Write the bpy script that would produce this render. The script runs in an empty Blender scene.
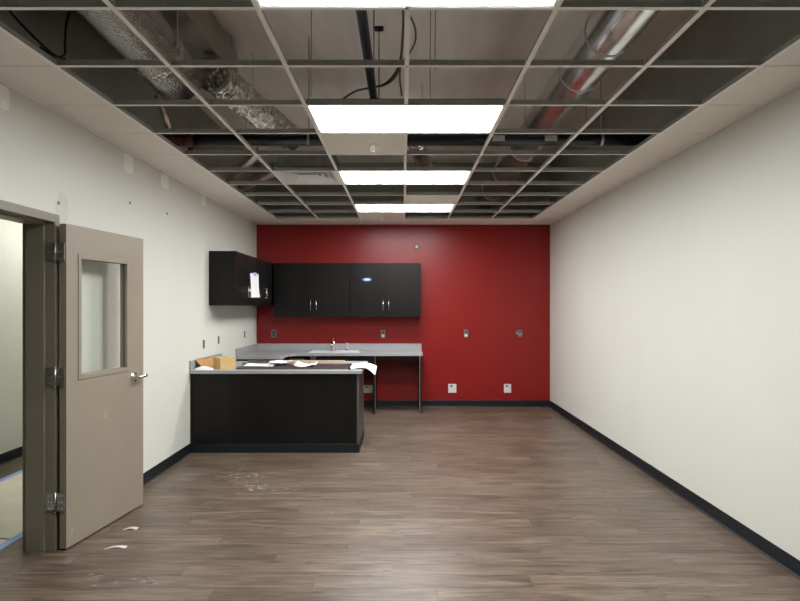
import bpy, bmesh, math, random
from mathutils import Vector, Matrix
random.seed(7)
S = bpy.context.scene
COL = S.collection

# ------------------------------------------------------------------ camera, world, exposure
F = 601.0; VX, VY = 403.0, 306.0; CAMZ = 1.55
cam_d = bpy.data.cameras.new('camera'); cam = bpy.data.objects.new('camera', cam_d); COL.objects.link(cam)
cam.location = (0, 0, CAMZ); cam.rotation_euler = (math.pi/2, 0, 0)
cam_d.sensor_width = 36.0; cam_d.lens = F/800*36.0
cam_d.shift_x = (400-VX)/800; cam_d.shift_y = (VY-300.5)/800
cam_d.clip_start = 0.02
S.camera = cam
w = bpy.data.worlds.new('world'); S.world = w; w.use_nodes = True
w.node_tree.nodes['Background'].inputs[0].default_value = (0.5, 0.55, 0.6, 1)
w.node_tree.nodes['Background'].inputs[1].default_value = 0.05
S.view_settings.view_transform = 'Standard'; S.view_settings.look = 'None'
S.view_settings.gamma = 1.0; S.view_settings.use_curve_mapping = False
S.view_settings.exposure = 0.0
LAMP = 34.0          # radiance of the troffer lenses
HALL_LAMP = 12.5

# ------------------------------------------------------------------ room dimensions (metres, Y = depth)
WL, WR, YB, YR = -2.25, 2.26, 9.24, 9.24-.61*22
ZC = CAMZ + 1.252      # suspended grid
ZD = ZC + 0.95         # deck above
HX = -3.94             # far wall of the hallway
WT = 0.14
G = 0.61
def px(x, y, d): return Vector(((x-VX)*d/F, d, CAMZ+(VY-y)*d/F))

# ------------------------------------------------------------------ materials
def new_mat(name):
    m = bpy.data.materials.new(name); m.use_nodes = True
    return m, m.node_tree, m.node_tree.nodes['Principled BSDF']
def mat(name, col, rough=0.5, metal=0.0, var=0.0, vscale=6.0, bump=0.0, bscale=60.0, spec=None, stretch=None, coat=0.0):
    m, nt, b = new_mat(name)
    b.inputs['Base Color'].default_value = (*col, 1); b.inputs['Roughness'].default_value = rough
    b.inputs['Metallic'].default_value = metal
    if spec is not None: b.inputs['Specular IOR Level'].default_value = spec
    if coat: b.inputs['Coat Weight'].default_value = coat
    N = nt.nodes; L = nt.links
    if var or bump:
        tc = N.new('ShaderNodeTexCoord'); mp = N.new('ShaderNodeMapping')
        if stretch: mp.inputs['Scale'].default_value = stretch
        L.new(tc.outputs['Object'], mp.inputs['Vector'])
    if var:
        n = N.new('ShaderNodeTexNoise'); n.inputs['Scale'].default_value = vscale; n.inputs['Detail'].default_value = 5
        L.new(mp.outputs[0], n.inputs['Vector'])
        r = N.new('ShaderNodeValToRGB')
        r.color_ramp.elements[0].position = 0.3; r.color_ramp.elements[1].position = 0.7
        r.color_ramp.elements[0].color = (*[c*(1-var) for c in col], 1)
        r.color_ramp.elements[1].color = (*[min(1, c*(1+var)) for c in col], 1)
        L.new(n.outputs['Fac'], r.inputs[0]); L.new(r.outputs[0], b.inputs['Base Color'])
    if bump:
        n2 = N.new('ShaderNodeTexNoise'); n2.inputs['Scale'].default_value = bscale; n2.inputs['Detail'].default_value = 4
        L.new(mp.outputs[0], n2.inputs['Vector'])
        bp = N.new('ShaderNodeBump'); bp.inputs['Strength'].default_value = bump; bp.inputs['Distance'].default_value = 0.01
        L.new(n2.outputs['Fac'], bp.inputs['Height']); L.new(bp.outputs[0], b.inputs['Normal'])
    return m
M = {}
M['wall'] = mat('cream_wall_paint', (0.665, 0.668, 0.612), 0.5, var=0.015, vscale=1.5, bump=0.06, bscale=180, spec=0.4)
M['skim'] = mat('skim_coat_smear', (0.60, 0.60, 0.575), 0.8, var=0.06, vscale=14)
M['patch'] = mat('joint_compound', (0.84, 0.835, 0.80), 0.8, var=0.05, vscale=20)
M['rawboard'] = mat('raw_gypsum_board', (0.30, 0.30, 0.27), 0.9, var=0.08, vscale=3)
M['red'] = mat('red_wall_paint', (0.235, 0.0085, 0.0075), 0.33, var=0.05, vscale=1.2, bump=0.03, bscale=180, spec=0.4)
M['base'] = mat('black_rubber_base', (0.0065, 0.010, 0.013), 0.45, var=0.1, spec=0.35)
M['deck'] = mat('painted_deck', (0.84, 0.79, 0.76), 0.75, var=0.08, vscale=2, stretch=(3, .4, 1))
M['tile'] = mat('mineral_fibre_tile', (0.86, 0.81, 0.745), 0.9, var=0.04, vscale=90, bump=0.15, bscale=120)
M['tee'] = mat('white_tee_enamel', (0.93, 0.89, 0.85), 0.45, var=0.02)
M['galv'] = mat('galvanised_steel', (0.35, 0.36, 0.35), 0.42, 0.9, var=0.15, vscale=14, bump=0.05, bscale=40)
M['web'] = mat('tee_web_steel', (0.42, 0.43, 0.405), 0.55, 0.2, var=0.1, vscale=30)
M['spiral'] = mat('bright_duct_steel', (0.80, 0.80, 0.80), 0.24, 1.0, var=0.06, vscale=9)
M['ringsteel'] = mat('pale_ring_steel', (0.62, 0.62, 0.61), 0.35, 0.25)
M['ductgrey'] = mat('dull_duct_steel', (0.36, 0.34, 0.31), 0.5, 0.55, var=0.1, vscale=5)
M['blackpipe'] = mat('black_pipe_paint', (0.010, 0.012, 0.018), 0.28, var=0.1)
M['navypipe'] = mat('blueblack_pipe_paint', (0.012, 0.015, 0.032), 0.35, var=0.1)
M['redcoup'] = mat('red_coupling_paint', (0.075, 0.007, 0.007), 0.45, var=0.1)
M['cable'] = mat('grey_cable_sheath', (0.13, 0.125, 0.125), 0.5)
M['blackcable'] = mat('black_cable_sheath', (0.015, 0.015, 0.013), 0.5)
M['wire'] = mat('hanger_wire', (0.16, 0.14, 0.12), 0.5, 0.6)
M['label'] = mat('pipe_marker_label', (0.55, 0.54, 0.52), 0.5, var=0.15, vscale=60)
M['white'] = mat('white_enamel', (0.80, 0.80, 0.79), 0.4, var=0.01)
M['cab'] = mat('espresso_laminate', (0.0075, 0.0068, 0.0062), 0.36, var=0.25, vscale=5, bump=0.02, bscale=200, stretch=(1, 1, .25), spec=0.22)
M['cabpale'] = mat('edge_and_lit_side_laminate', (0.085, 0.078, 0.072), 0.4, var=0.1)  # paler laminate for edges and for the end panel's painted-in lit side
M['top'] = mat('grey_laminate', (0.33, 0.335, 0.345), 0.35, var=0.18, vscale=160)
M['sinksteel'] = mat('satin_sink_steel', (0.72, 0.72, 0.73), 0.4, 0.55, var=0.05, vscale=40)
M['steel'] = mat('brushed_steel', (0.62, 0.62, 0.62), 0.25, 1.0, var=0.05, vscale=40)
M['chrome'] = mat('satin_chrome', (0.72, 0.71, 0.70), 0.16, 1.0)
M['nickel'] = mat('dull_hinge_steel', (0.36, 0.36, 0.35), 0.4, 1.0, var=0.1, vscale=50)
M['taupe'] = mat('taupe_door_enamel', (0.262, 0.226, 0.175), 0.42, var=0.04, vscale=4, spec=0.4)
M['frame'] = mat('shade_darkened_frame_enamel', (0.200, 0.183, 0.143), 0.42, var=0.05, vscale=6, spec=0.4)  # door taupe made darker; shade on the jamb is put into the colour
M['paper'] = mat('white_paper', (0.86, 0.86, 0.87), 0.7, var=0.02)
M['creampaper'] = mat('cream_floor_paper', (0.88, 0.84, 0.70), 0.75, var=0.05, vscale=3)
M['bluetape'] = mat('blue_masking_tape', (0.33, 0.50, 0.88), 0.6, var=0.06, vscale=20)
M['bluelabel'] = mat('blue_sticker_print', (0.04, 0.13, 0.42), 0.4)
M['cardboard'] = mat('corrugated_cardboard', (0.62, 0.43, 0.18), 0.8, var=0.08, vscale=10, bump=0.1, bscale=50)
M['kraft'] = mat('kraft_paper', (0.48, 0.26, 0.10), 0.8, var=0.12, vscale=9)
M['lath'] = mat('pale_wood_strip', (0.46, 0.36, 0.27), 0.6, var=0.2, vscale=8, stretch=(1, 14, 14))
M['board'] = mat('plum_brown_board', (0.045, 0.028, 0.032), 0.35, var=0.25, vscale=6, stretch=(1, 9, 9))
M['alu'] = mat('grey_aluminium', (0.32, 0.32, 0.32), 0.35, 0.9, var=0.2, vscale=20)
M['black'] = mat('black_plastic', (0.012, 0.012, 0.012), 0.4)
M['boxgrey'] = mat('zinc_electrical_box', (0.30, 0.30, 0.29), 0.45, 0.6, var=0.15, vscale=40)
M['whitebox'] = mat('white_plastic_plate', (0.70, 0.70, 0.69), 0.45)
M['cavity'] = mat('box_cavity', (0.085, 0.085, 0.085), 0.8)
M['chip'] = mat('dried_plaster_flake', (0.62, 0.57, 0.52), 0.8)
M['doorsmear'] = mat('pale_door_smear', (0.34, 0.305, 0.255), 0.7, var=0.15, vscale=60)
M['dust'] = mat('plaster_smear', (0.25, 0.215, 0.19), 0.8, var=0.25, vscale=50)
def emis(name, col, s):
    m, nt, b = new_mat(name)
    b.inputs['Base Color'].default_value = (.9, .9, .9, 1)
    b.inputs['Emission Color'].default_value = (*col, 1); b.inputs['Emission Strength'].default_value = s
    return m
M['lens'] = emis('frosted_lamp_lens', (1.0, 1.0, 0.995), LAMP)
M['halllens'] = emis('hall_lamp_lens', (1.0, 1.0, 0.93), HALL_LAMP)
def glass():
    m, nt, b = new_mat('clear_door_glass')
    b.inputs['Base Color'].default_value = (.95, .98, .96, 1); b.inputs['Roughness'].default_value = 0.0
    tr = nt.nodes.new('ShaderNodeBsdfTransparent'); tr.inputs[0].default_value = (.965, .98, .97, 1)
    gl = nt.nodes.new('ShaderNodeBsdfGlossy'); gl.inputs['Roughness'].default_value = 0.01
    lw = nt.nodes.new('ShaderNodeLayerWeight'); lw.inputs[0].default_value = .5
    pw = nt.nodes.new('ShaderNodeMath'); pw.operation = 'POWER'; pw.inputs[1].default_value = 5
    fr = nt.nodes.new('ShaderNodeMath'); fr.operation = 'MULTIPLY_ADD'; fr.inputs[1].default_value = .96; fr.inputs[2].default_value = .04
    nt.links.new(lw.outputs['Facing'], pw.inputs[0]); nt.links.new(pw.outputs[0], fr.inputs[0])
    mx = nt.nodes.new('ShaderNodeMixShader')
    nt.links.new(fr.outputs[0], mx.inputs[0]); nt.links.new(tr.outputs[0], mx.inputs[1]); nt.links.new(gl.outputs[0], mx.inputs[2])
    nt.links.new(mx.outputs[0], nt.nodes['Material Output'].inputs['Surface'])
    return m
M['glass'] = glass()
def foil(name, scale, strength, col=(0.62, 0.61, 0.59), rough=0.24, stretch=(1, 1, 1)):
    m, nt, b = new_mat(name); N, L = nt.nodes, nt.links
    b.inputs['Base Color'].default_value = (*col, 1); b.inputs['Metallic'].default_value = 1; b.inputs['Roughness'].default_value = rough
    tc = N.new('ShaderNodeTexCoord')
    v = N.new('ShaderNodeTexVoronoi'); v.feature = 'F1'; v.inputs['Scale'].default_value = scale
    n = N.new('ShaderNodeTexNoise'); n.inputs['Scale'].default_value = scale*.55; n.inputs['Detail'].default_value = 6
    a = N.new('ShaderNodeMath'); a.operation = 'ADD'
    mp = N.new('ShaderNodeMapping'); mp.inputs['Scale'].default_value = stretch
    L.new(tc.outputs['Object'], mp.inputs['Vector'])
    L.new(mp.outputs[0], v.inputs['Vector']); L.new(mp.outputs[0], n.inputs['Vector'])
    L.new(v.outputs['Distance'], a.inputs[0]); L.new(n.outputs['Fac'], a.inputs[1])
    bp = N.new('ShaderNodeBump'); bp.inputs['Strength'].default_value = strength; bp.inputs['Distance'].default_value = 0.02
    L.new(a.outputs[0], bp.inputs['Height']); L.new(bp.outputs[0], b.inputs['Normal'])
    return m
M['foil'] = foil('wrinkled_foil_wrap', 80, 0.30, (0.44, 0.44, 0.42), 0.26, (1, .45, 1))
M['flex'] = foil('crinkled_flex_foil', 26, 0.9, (0.78, 0.76, 0.73), 0.22)
M['flexpink'] = foil('dull_flex_foil', 22, 0.6, (0.66, 0.58, 0.54), 0.38)
def wood():
    m, nt, b = new_mat('grey_brown_vinyl_plank'); N, L = nt.nodes, nt.links
    ge = N.new('ShaderNodeNewGeometry'); oi = N.new('ShaderNodeObjectInfo')
    mul = N.new('ShaderNodeMath'); mul.operation = 'MULTIPLY'; mul.inputs[1].default_value = 57.0
    L.new(oi.outputs['Random'], mul.inputs[0])
    cx = N.new('ShaderNodeCombineXYZ'); L.new(mul.outputs[0], cx.inputs[0]); L.new(mul.outputs[0], cx.inputs[2])
    add = N.new('ShaderNodeVectorMath'); add.operation = 'ADD'
    L.new(ge.outputs['Position'], add.inputs[0]); L.new(cx.outputs[0], add.inputs[1])
    def noise(sc, scale, det=6, dist=0.0):
        mp = N.new('ShaderNodeMapping'); mp.inputs['Scale'].default_value = sc
        L.new(add.outputs[0], mp.inputs['Vector'])
        n = N.new('ShaderNodeTexNoise'); n.inputs['Scale'].default_value = scale; n.inputs['Detail'].default_value = det
        n.inputs['Distortion'].default_value = dist
        L.new(mp.outputs[0], n.inputs['Vector']); return n
    g1 = noise((1.5, 14, 1), 2.2, 7, 0.8); g2 = noise((1.5, 60, 1), 3.0, 4)
    g3 = noise((.8, 3.0, 1), 2.0, 3)
    mx = N.new('ShaderNodeMix'); mx.data_type = 'FLOAT'; mx.inputs[0].default_value = 0.42
    L.new(g1.outputs['Fac'], mx.inputs[2]); L.new(g2.outputs['Fac'], mx.inputs[3])
    r = N.new('ShaderNodeValToRGB'); e = r.color_ramp.elements
    e[0].position = .33; e[0].color = (0.043, 0.028, 0.0185, 1)
    e[1].position = .68; e[1].color = (0.212, 0.162, 0.118, 1)
    e2 = e.new(.5); e2.color = (0.110, 0.080, 0.057, 1)
    L.new(mx.outputs[0], r.inputs[0])
    # plank to plank tone
    t = N.new('ShaderNodeMapRange'); t.inputs[3].default_value = 0.87; t.inputs[4].default_value = 1.13
    L.new(oi.outputs['Random'], t.inputs[0])
    t3 = N.new('ShaderNodeMapRange'); t3.inputs[1].default_value = .3; t3.inputs[2].default_value = .7
    t3.inputs[3].default_value = .82; t3.inputs[4].default_value = 1.18
    L.new(g3.outputs['Fac'], t3.inputs[0])
    tm = N.new('ShaderNodeMath'); tm.operation = 'MULTIPLY'; L.new(t.outputs[0], tm.inputs[0]); L.new(t3.outputs[0], tm.inputs[1])
    sc = N.new('ShaderNodeVectorMath'); sc.operation = 'SCALE'
    L.new(r.outputs[0], sc.inputs[0]); L.new(tm.outputs[0], sc.inputs['Scale'])
    # knots
    mpk = N.new('ShaderNodeMapping'); mpk.inputs['Scale'].default_value = (1.0, 2.6, 1)
    L.new(add.outputs[0], mpk.inputs['Vector'])
    vo = N.new('ShaderNodeTexVoronoi'); vo.inputs['Scale'].default_value = 3.4; L.new(mpk.outputs[0], vo.inputs['Vector'])
    kr = N.new('ShaderNodeMapRange'); kr.inputs[1].default_value = .06; kr.inputs[2].default_value = .13
    kr.inputs[3].default_value = .35; kr.inputs[4].default_value = 1.0; L.new(vo.outputs['Distance'], kr.inputs[0])
    sk = N.new('ShaderNodeVectorMath'); sk.operation = 'SCALE'
    L.new(sc.outputs[0], sk.inputs[0]); L.new(kr.outputs[0], sk.inputs['Scale'])
    # building dust in loose patches
    nd = N.new('ShaderNodeTexNoise'); nd.inputs['Scale'].default_value = 1.1; nd.inputs['Detail'].default_value = 8; nd.inputs['Roughness'].default_value = .65
    L.new(ge.outputs['Position'], nd.inputs['Vector'])
    dr = N.new('ShaderNodeMapRange'); dr.inputs[1].default_value = .5; dr.inputs[2].default_value = .75; dr.inputs[4].default_value = .20
    L.new(nd.outputs['Fac'], dr.inputs[0])
    md = N.new('ShaderNodeMix'); md.data_type = 'RGBA'; md.inputs[7].default_value = (.30, .265, .245, 1)
    L.new(dr.outputs[0], md.inputs[0]); L.new(sk.outputs[0], md.inputs[6]); L.new(md.outputs[2], b.inputs['Base Color'])
    rr = N.new('ShaderNodeMapRange'); rr.inputs[3].default_value = .30; rr.inputs[4].default_value = .44
    L.new(g1.outputs['Fac'], rr.inputs[0]); L.new(rr.outputs[0], b.inputs['Roughness'])
    b.inputs['Specular IOR Level'].default_value = .42
    bp = N.new('ShaderNodeBump'); bp.inputs['Strength'].default_value = .12; bp.inputs['Distance'].default_value = .004
    L.new(g2.outputs['Fac'], bp.inputs['Height']); L.new(bp.outputs[0], b.inputs['Normal'])
    return m
M['wood'] = wood()

# ------------------------------------------------------------------ mesh helpers
class MB:
    def __init__(s): s.bm = bmesh.new()
    def box(s, x0, x1, y0, y1, z0, z1, bev=0.0, seg=1):
        vs = [s.bm.verts.new((x, y, z)) for x in (x0, x1) for y in (y0, y1) for z in (z0, z1)]
        q = [(0,1,3,2), (4,6,7,5), (0,4,5,1), (2,3,7,6), (0,2,6,4), (1,5,7,3)]
        fs = [s.bm.faces.new([vs[i] for i in f]) for f in q]
        if bev:
            es = list({e for f in fs for e in f.edges})
            bmesh.ops.bevel(s.bm, geom=es, offset=bev, segments=seg, affect='EDGES', profile=0.5)
        return s
    def tube(s, pts, r, seg=12, cap=True, rad=None):
        pts = [Vector(p) for p in pts]; n = len(pts); rings = []
        up = Vector((0, 0, 1)); nrm = None
        for i, p in enumerate(pts):
            t = (pts[min(i+1, n-1)]-pts[max(i-1, 0)]).normalized()
            if nrm is None:
                ref = up if abs(t.dot(up)) < .95 else Vector((1, 0, 0))
                nrm = (ref - t*ref.dot(t)).normalized()
            else:
                nrm = (nrm - t*nrm.dot(t)).normalized()
            bn = t.cross(nrm)
            rr = rad(i) if rad else r
            rings.append([s.bm.verts.new(p + (nrm*math.cos(2*math.pi*k/seg) + bn*math.sin(2*math.pi*k/seg))*rr) for k in range(seg)])
        for a, b in zip(rings, rings[1:]):
            for k in range(seg):
                f = s.bm.faces.new((a[k], a[(k+1) % seg], b[(k+1) % seg], b[k])); f.smooth = True
        if cap:
            s.bm.faces.new(rings[0][::-1]); s.bm.faces.new(rings[-1])
        return s
    def lathe(s, o, axis, prof, seg=20):      # prof: (distance along axis, radius)
        o = Vector(o); ax = Vector(axis).normalized()
        pts = [o+ax*a for a, _ in prof]
        ref = Vector((0, 0, 1)) if abs(ax.z) < .9 else Vector((1, 0, 0))
        u = (ref-ax*ref.dot(ax)).normalized(); v = ax.cross(u); rings = []
        for p, (_, r) in zip(pts, prof):
            rings.append([s.bm.verts.new(p+(u*math.cos(2*math.pi*k/seg)+v*math.sin(2*math.pi*k/seg))*max(r, 1e-4)) for k in range(seg)])
        for a, b in zip(rings, rings[1:]):
            for k in range(seg):
                f = s.bm.faces.new((a[k], a[(k+1) % seg], b[(k+1) % seg], b[k]))
        s.bm.faces.new(rings[0][::-1]); s.bm.faces.new(rings[-1])
        return s
    def prism(s, poly, z0, z1):
        a = [s.bm.verts.new((x, y, z0)) for x, y in poly]; b = [s.bm.verts.new((x, y, z1)) for x, y in poly]
        n = len(poly)
        s.bm.faces.new(a[::-1]); s.bm.faces.new(b)
        for i in range(n): s.bm.faces.new((a[i], a[(i+1) % n], b[(i+1) % n], b[i]))
        return s
    def quads(s, verts, faces, smooth=False):
        vs = [s.bm.verts.new(v) for v in verts]
        for f in faces:
            ff = s.bm.faces.new([vs[i] for i in f]); ff.smooth = smooth
        return s
    def sheet(s, fn, nu, nv, th=0.0006):      # thin curved sheet with thickness
        top = [[s.bm.verts.new(fn(i/nu, j/nv)) for j in range(nv+1)] for i in range(nu+1)]
        bot = [[s.bm.verts.new(Vector(fn(i/nu, j/nv))-Vector((0, 0, th))) for j in range(nv+1)] for i in range(nu+1)]
        for i in range(nu):
            for j in range(nv):
                f = s.bm.faces.new((top[i][j], top[i+1][j], top[i+1][j+1], top[i][j+1])); f.smooth = True
                f = s.bm.faces.new((bot[i][j], bot[i][j+1], bot[i+1][j+1], bot[i+1][j])); f.smooth = True
        for i in range(nu):
            s.bm.faces.new((top[i][0], bot[i][0], bot[i+1][0], top[i+1][0]))
            s.bm.faces.new((top[i][nv], top[i+1][nv], bot[i+1][nv], bot[i][nv]))
        for j in range(nv):
            s.bm.faces.new((top[0][j], top[0][j+1], bot[0][j+1], bot[0][j]))
            s.bm.faces.new((top[nu][j], bot[nu][j], bot[nu][j+1], top[nu][j+1]))
        return s
    def build(s, name, m, parent=None, loc=None, rot=None):
        bmesh.ops.recalc_face_normals(s.bm, faces=s.bm.faces[:])
        me = bpy.data.meshes.new(name); s.bm.to_mesh(me); s.bm.free()
        me.materials.append(M[m] if isinstance(m, str) else m)
        return link(name, me, parent, loc, rot)
def link(name, data, parent=None, loc=None, rot=None):
    o = bpy.data.objects.new(name, data); COL.objects.link(o)
    if parent: o.parent = parent
    if loc is not None: o.location = loc
    if rot is not None: o.rotation_euler = rot
    return o
def tag(o, label=None, cat=None, group=None, kind=None):
    if label: o['label'] = label
    if cat: o['category'] = cat
    if group: o['group'] = group
    if kind: o['kind'] = kind
    return o
def thing(name, label, cat, loc=(0, 0, 0), rz=0, group=None):
    return tag(link(name, None, None, loc, (0, 0, rz)), label, cat, group)
def struct(o, label=None): return tag(o, label, None, None, 'structure')
def bez(p0, p1, p2, p3, n=16):
    p0, p1, p2, p3 = map(Vector, (p0, p1, p2, p3)); out = []
    for i in range(n+1):
        t = i/n; u = 1-t
        out.append(p0*u**3+p1*3*u*u*t+p2*3*u*t*t+p3*t**3)
    return out

# ================================================================== ROOM SHELL
FJ, NJ = 3.80, 2.90                 # far and near jamb faces of the doorway
HEAD = 2.08
HEADTOP = HEAD+.052
# left wall with door opening
b = MB()
b.box(WL-WT, WL, YR-.1, NJ-.05, 0, ZC+.02).box(WL-WT, WL, FJ+.05, YB, 0, ZC+.02).box(WL-WT, WL, NJ-.05, FJ+.05, HEADTOP, ZC+.02)
wall_left = struct(b.build('wall_left', 'wall'), 'cream painted left wall with the doorway')
b = MB().box(WL-WT, WL, YR-.1, YB, ZC+.02, ZD)
struct(b.build('wall_left_upper', 'rawboard'), 'unpainted wall board above the ceiling grid on the left')
wall_right = struct(MB().box(WR, WR+.12, YR-.1, YB+.12, 0, ZC+.02).build('wall_right', 'wall'), 'long cream painted right wall')
struct(MB().box(WR, WR+.12, YR-.1, YB+.12, ZC+.02, ZD).build('wall_right_upper', 'rawboard'), 'unpainted wall board above the ceiling grid on the right')
wall_back = struct(MB().box(WL-WT, WR, YB, YB+.12, 0, ZC+.02).build('wall_back', 'red'), 'glossy red accent wall at the far end')
struct(MB().box(WL-WT, WR, YB, YB+.12, ZC+.02, ZD).build('wall_back_upper', 'rawboard'), 'unpainted wall board above the ceiling grid at the far end')
struct(MB().box(WL, WR, YR-.1, YR, 0, ZD).build('wall_front', 'wall'), 'cream wall behind the viewer')
struct(MB().box(WL-WT, WR+.12, YR-.1, YB+.12, ZD, ZD+.1).build('ceiling_deck', 'deck'), 'grey brown deck above the open ceiling grid')
# hallway
struct(MB().box(HX-.1, HX, .5, 8.6, 0, 2.75).build('wall_hall', 'wall'), 'pale hallway wall seen through the doorway')
struct(MB().box(HX-.1, WL-WT, .4, .5, 0, 2.75).build('wall_hall_near', 'wall'), 'near end wall of the hallway')
struct(MB().box(HX-.1, WL-WT, 8.6, 8.7, 0, 2.75).build('wall_hall_far', 'wall'), 'far end wall of the hallway')
struct(MB().box(HX-.1, WL-WT, .4, 8.7, 2.75, 2.85).build('ceiling_hall', 'tile'), 'hallway ceiling')
for n in (6.3,):
    t = thing('hall_light', 'flat ceiling light in the hallway beyond the doorway', 'ceiling light', (-3.2, n, 2.75))
    MB().box(-.3, .3, -.6, .6, -.03, 0, .004).build('light_frame', 'white', t)
    MB().box(-.27, .27, -.57, .57, -.036, -.0305).build('lens', 'halllens', t)
# baseboards
BH = .10
def cove(name, x0, y0, x1, y1, label):      # runs along from p0 to p1, toe sticks out to the left normal
    d = Vector((x1-x0, y1-y0)); L_ = d.length; d.normalize(); n = Vector((-d.y, d.x))
    prof = [(0.0005, 0), (.013, 0), (.013, .003), (.006, .012), (.0045, .02), (.0045, BH-.003), (.003, BH), (0.0005, BH)]
    v = []
    for t in (0, L_):
        for o_, z in prof: v.append((x0+d.x*t+n.x*o_, y0+d.y*t+n.y*o_, z))
    k = len(prof)
    f = [(i, (i+1) % k, k+(i+1) % k, k+i) for i in range(k)] + [tuple(range(k)), tuple(range(2*k-1, k-1, -1))]
    return struct(MB().quads(v, f).build(name, 'base'), label)
cove('baseboard_right', WR, YR, WR, YB, 'black rubber baseboard along the right wall')
cove('baseboard_back', WR-.014, YB, -1.30, YB, 'black rubber baseboard along the red wall')
cove('baseboard_left', WL, 6.34, WL, FJ+.054, 'black rubber baseboard along the left wall beside the door')
cove('baseboard_hall', HX, 8.6, HX, .5, 'black rubber baseboard along the hallway wall')
# plaster patches and filled holes on the left wall
for i, (d, z0, z1, wd) in enumerate([(3.36, 2.655, 2.795, .16), (4.93, 2.64, 2.795, .17), (5.68, 2.66, 2.795, .19), (6.78, 2.68, 2.795, .17)]):
    poly = []
    n = 14
    for k in range(n):
        a = 2*math.pi*k/n
        poly.append((d+math.copysign(abs(math.cos(a))**.45, math.cos(a))*wd/2*random.uniform(.92, 1.05), (z0+z1)/2+math.copysign(abs(math.sin(a))**.45, math.sin(a))*(z1-z0)/2*random.uniform(.94, 1.0)))
    v = [(WL+.0004, y, z) for y, z in poly]+[(WL+.0016, y, z) for y, z in poly]
    f = [tuple(range(n)), tuple(range(2*n-1, n-1, -1))]+[(k, (k+1) % n, n+(k+1) % n, n+k) for k in range(n)]
    MB().quads(v, f).build('plaster_patch', 'patch', wall_left)
n = 16; poly = [(3.96+.085*math.cos(2*math.pi*k/n)*random.uniform(.7, 1.1), 2.185+.12*math.sin(2*math.pi*k/n)*random.uniform(.8, 1.1)) for k in range(n)]
v = [(WL+.0004, y, z) for y, z in poly]+[(WL+.0014, y, z) for y, z in poly]
MB().quads(v, [tuple(range(n)), tuple(range(2*n-1, n-1, -1))]+[(k, (k+1) % n, n+(k+1) % n, n+k) for k in range(n)]).build('plaster_patch', 'skim', wall_left)
for (d, z, lab) in [(3.92, 2.222, 'grey wall anchor just above the door frame corner'), (4.95, 2.40, 'grey wall anchor high on the wall above the open door'), (5.73, 2.43, 'grey wall anchor on the wall farthest from the door')]:
    t = thing('wall_anchor', lab, 'wall anchor', (WL+.0016 if d < 4 else WL, d, z), 0, 'wall anchors above the door')
    MB().lathe((0, 0, 0), (1, 0, 0), [(0.0002, .013), (.002, .013), (.003, .010), (.0035, .006)]).build('anchor_flange', 'boxgrey', t)
    MB().lathe((.0036, 0, 0), (1, 0, 0), [(0, .006), (.004, .006), (.0055, .003)], 10).build('screw_head', 'cavity', t)

# ------------------------------------------------------------------ floor of planks
floor = struct(MB().box(WL-WT, WR, YR, YB, -.06, -.005).build('floor', 'base'), 'grey brown vinyl plank floor')
PW, PL, J = .152, 1.22, .0012
def plank_geo(x0, x1, y0, y1):
    c = .0016; a = [(x0, y0), (x1, y0), (x1, y1), (x0, y1)]; t = [(x0+c, y0+c), (x1-c, y0+c), (x1-c, y1-c), (x0+c, y1-c)]
    v = [(x, y, -.005) for x, y in a]+[(x, y, -.0012) for x, y in a]+[(x, y, 0) for x, y in t]
    f = [(8, 9, 10, 11)]+[(4+i, 4+(i+1) % 4, 8+(i+1) % 4, 8+i) for i in range(4)]+[(i, (i+1) % 4, 4+(i+1) % 4, 4+i) for i in range(4)]
    return v, f
cache = {}; rest_v, rest_f = [], []
row = 0; y1 = YB
while y1 > YR+.02:
    y0 = max(y1-PW, YR); off = (row*0.437+random.uniform(-.12, .12)) % PL
    x = WL-.03-off if False else WL-off
    while x < WR-.02:
        a, c = max(x, WL), min(x+PL, WR)
        if c-a > .03:
            L_ = round(c-a-J, 3); W_ = round(y1-y0-J, 4)
            if y1 > 3.0:
                key = (L_, W_)
                if key not in cache:
                    v, f = plank_geo(-L_/2, L_/2, -W_/2, W_/2)
                    me = bpy.data.meshes.new('plank'); me.from_pydata(v, [], f); me.materials.append(M['wood']); me.update(); cache[key] = me
                link('plank', cache[key], floor, ((a+c)/2, (y0+y1)/2, 0))
            else:
                v, f = plank_geo(a, c-J, y0, y1-J); k = len(rest_v)
                rest_v += v; rest_f += [tuple(i+k for i in ff) for ff in f]
        x += PL
    y1 -= PW; row += 1
me = bpy.data.meshes.new('plank_field'); me.from_pydata(rest_v, [], rest_f); me.materials.append(M['wood']); me.update()
tag(link('plank_field', me, floor), kind='stuff')
b = MB()
struct(MB().box(HX-.1, WL-WT, .4, 8.7, -.06, -.0005).build('floor_hall', 'wood'), 'vinyl plank floor of the hallway')
b = MB().box(WL-WT, WL, NJ, FJ, -.005, 0); struct(b.build('floor_threshold', 'wood'), 'vinyl floor in the doorway')

# ================================================================== DOOR
door = struct(link('door_1', None, None, (0, 0, 0)), 'taupe steel door with a window swung open against the wall')
FX0, FX1 = -2.407, -2.201          # frame depth, hall side to room side
fr = MB()
for (ya, yb, s) in ((FJ, FJ+.052, -1), (NJ-.052, NJ, 1)):
    fr.box(FX0, FX1, ya, yb, 0, HEADTOP, .0015)
    q = (FJ-.016, FJ+.001) if s < 0 else (NJ-.001, NJ+.016)
    fr.box(-2.378, -2.262, q[0], q[1], 0, HEAD-.016, .001)
fr.box(FX0, FX1, NJ-.001, FJ+.001, HEAD, HEADTOP, .0015)
fr.box(-2.378, -2.262, NJ, FJ, HEAD-.016, HEAD+.001, .001)
fr.build('door_frame', 'frame', door)
DW, DT, DB, DH = .885, .047, .012, 2.072
ang = math.radians(-7.0)
u0, u1, w0, w1 = .130, .672, 1.085, 1.872   # window cut-out, along the leaf and in height
lf = MB()
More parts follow.
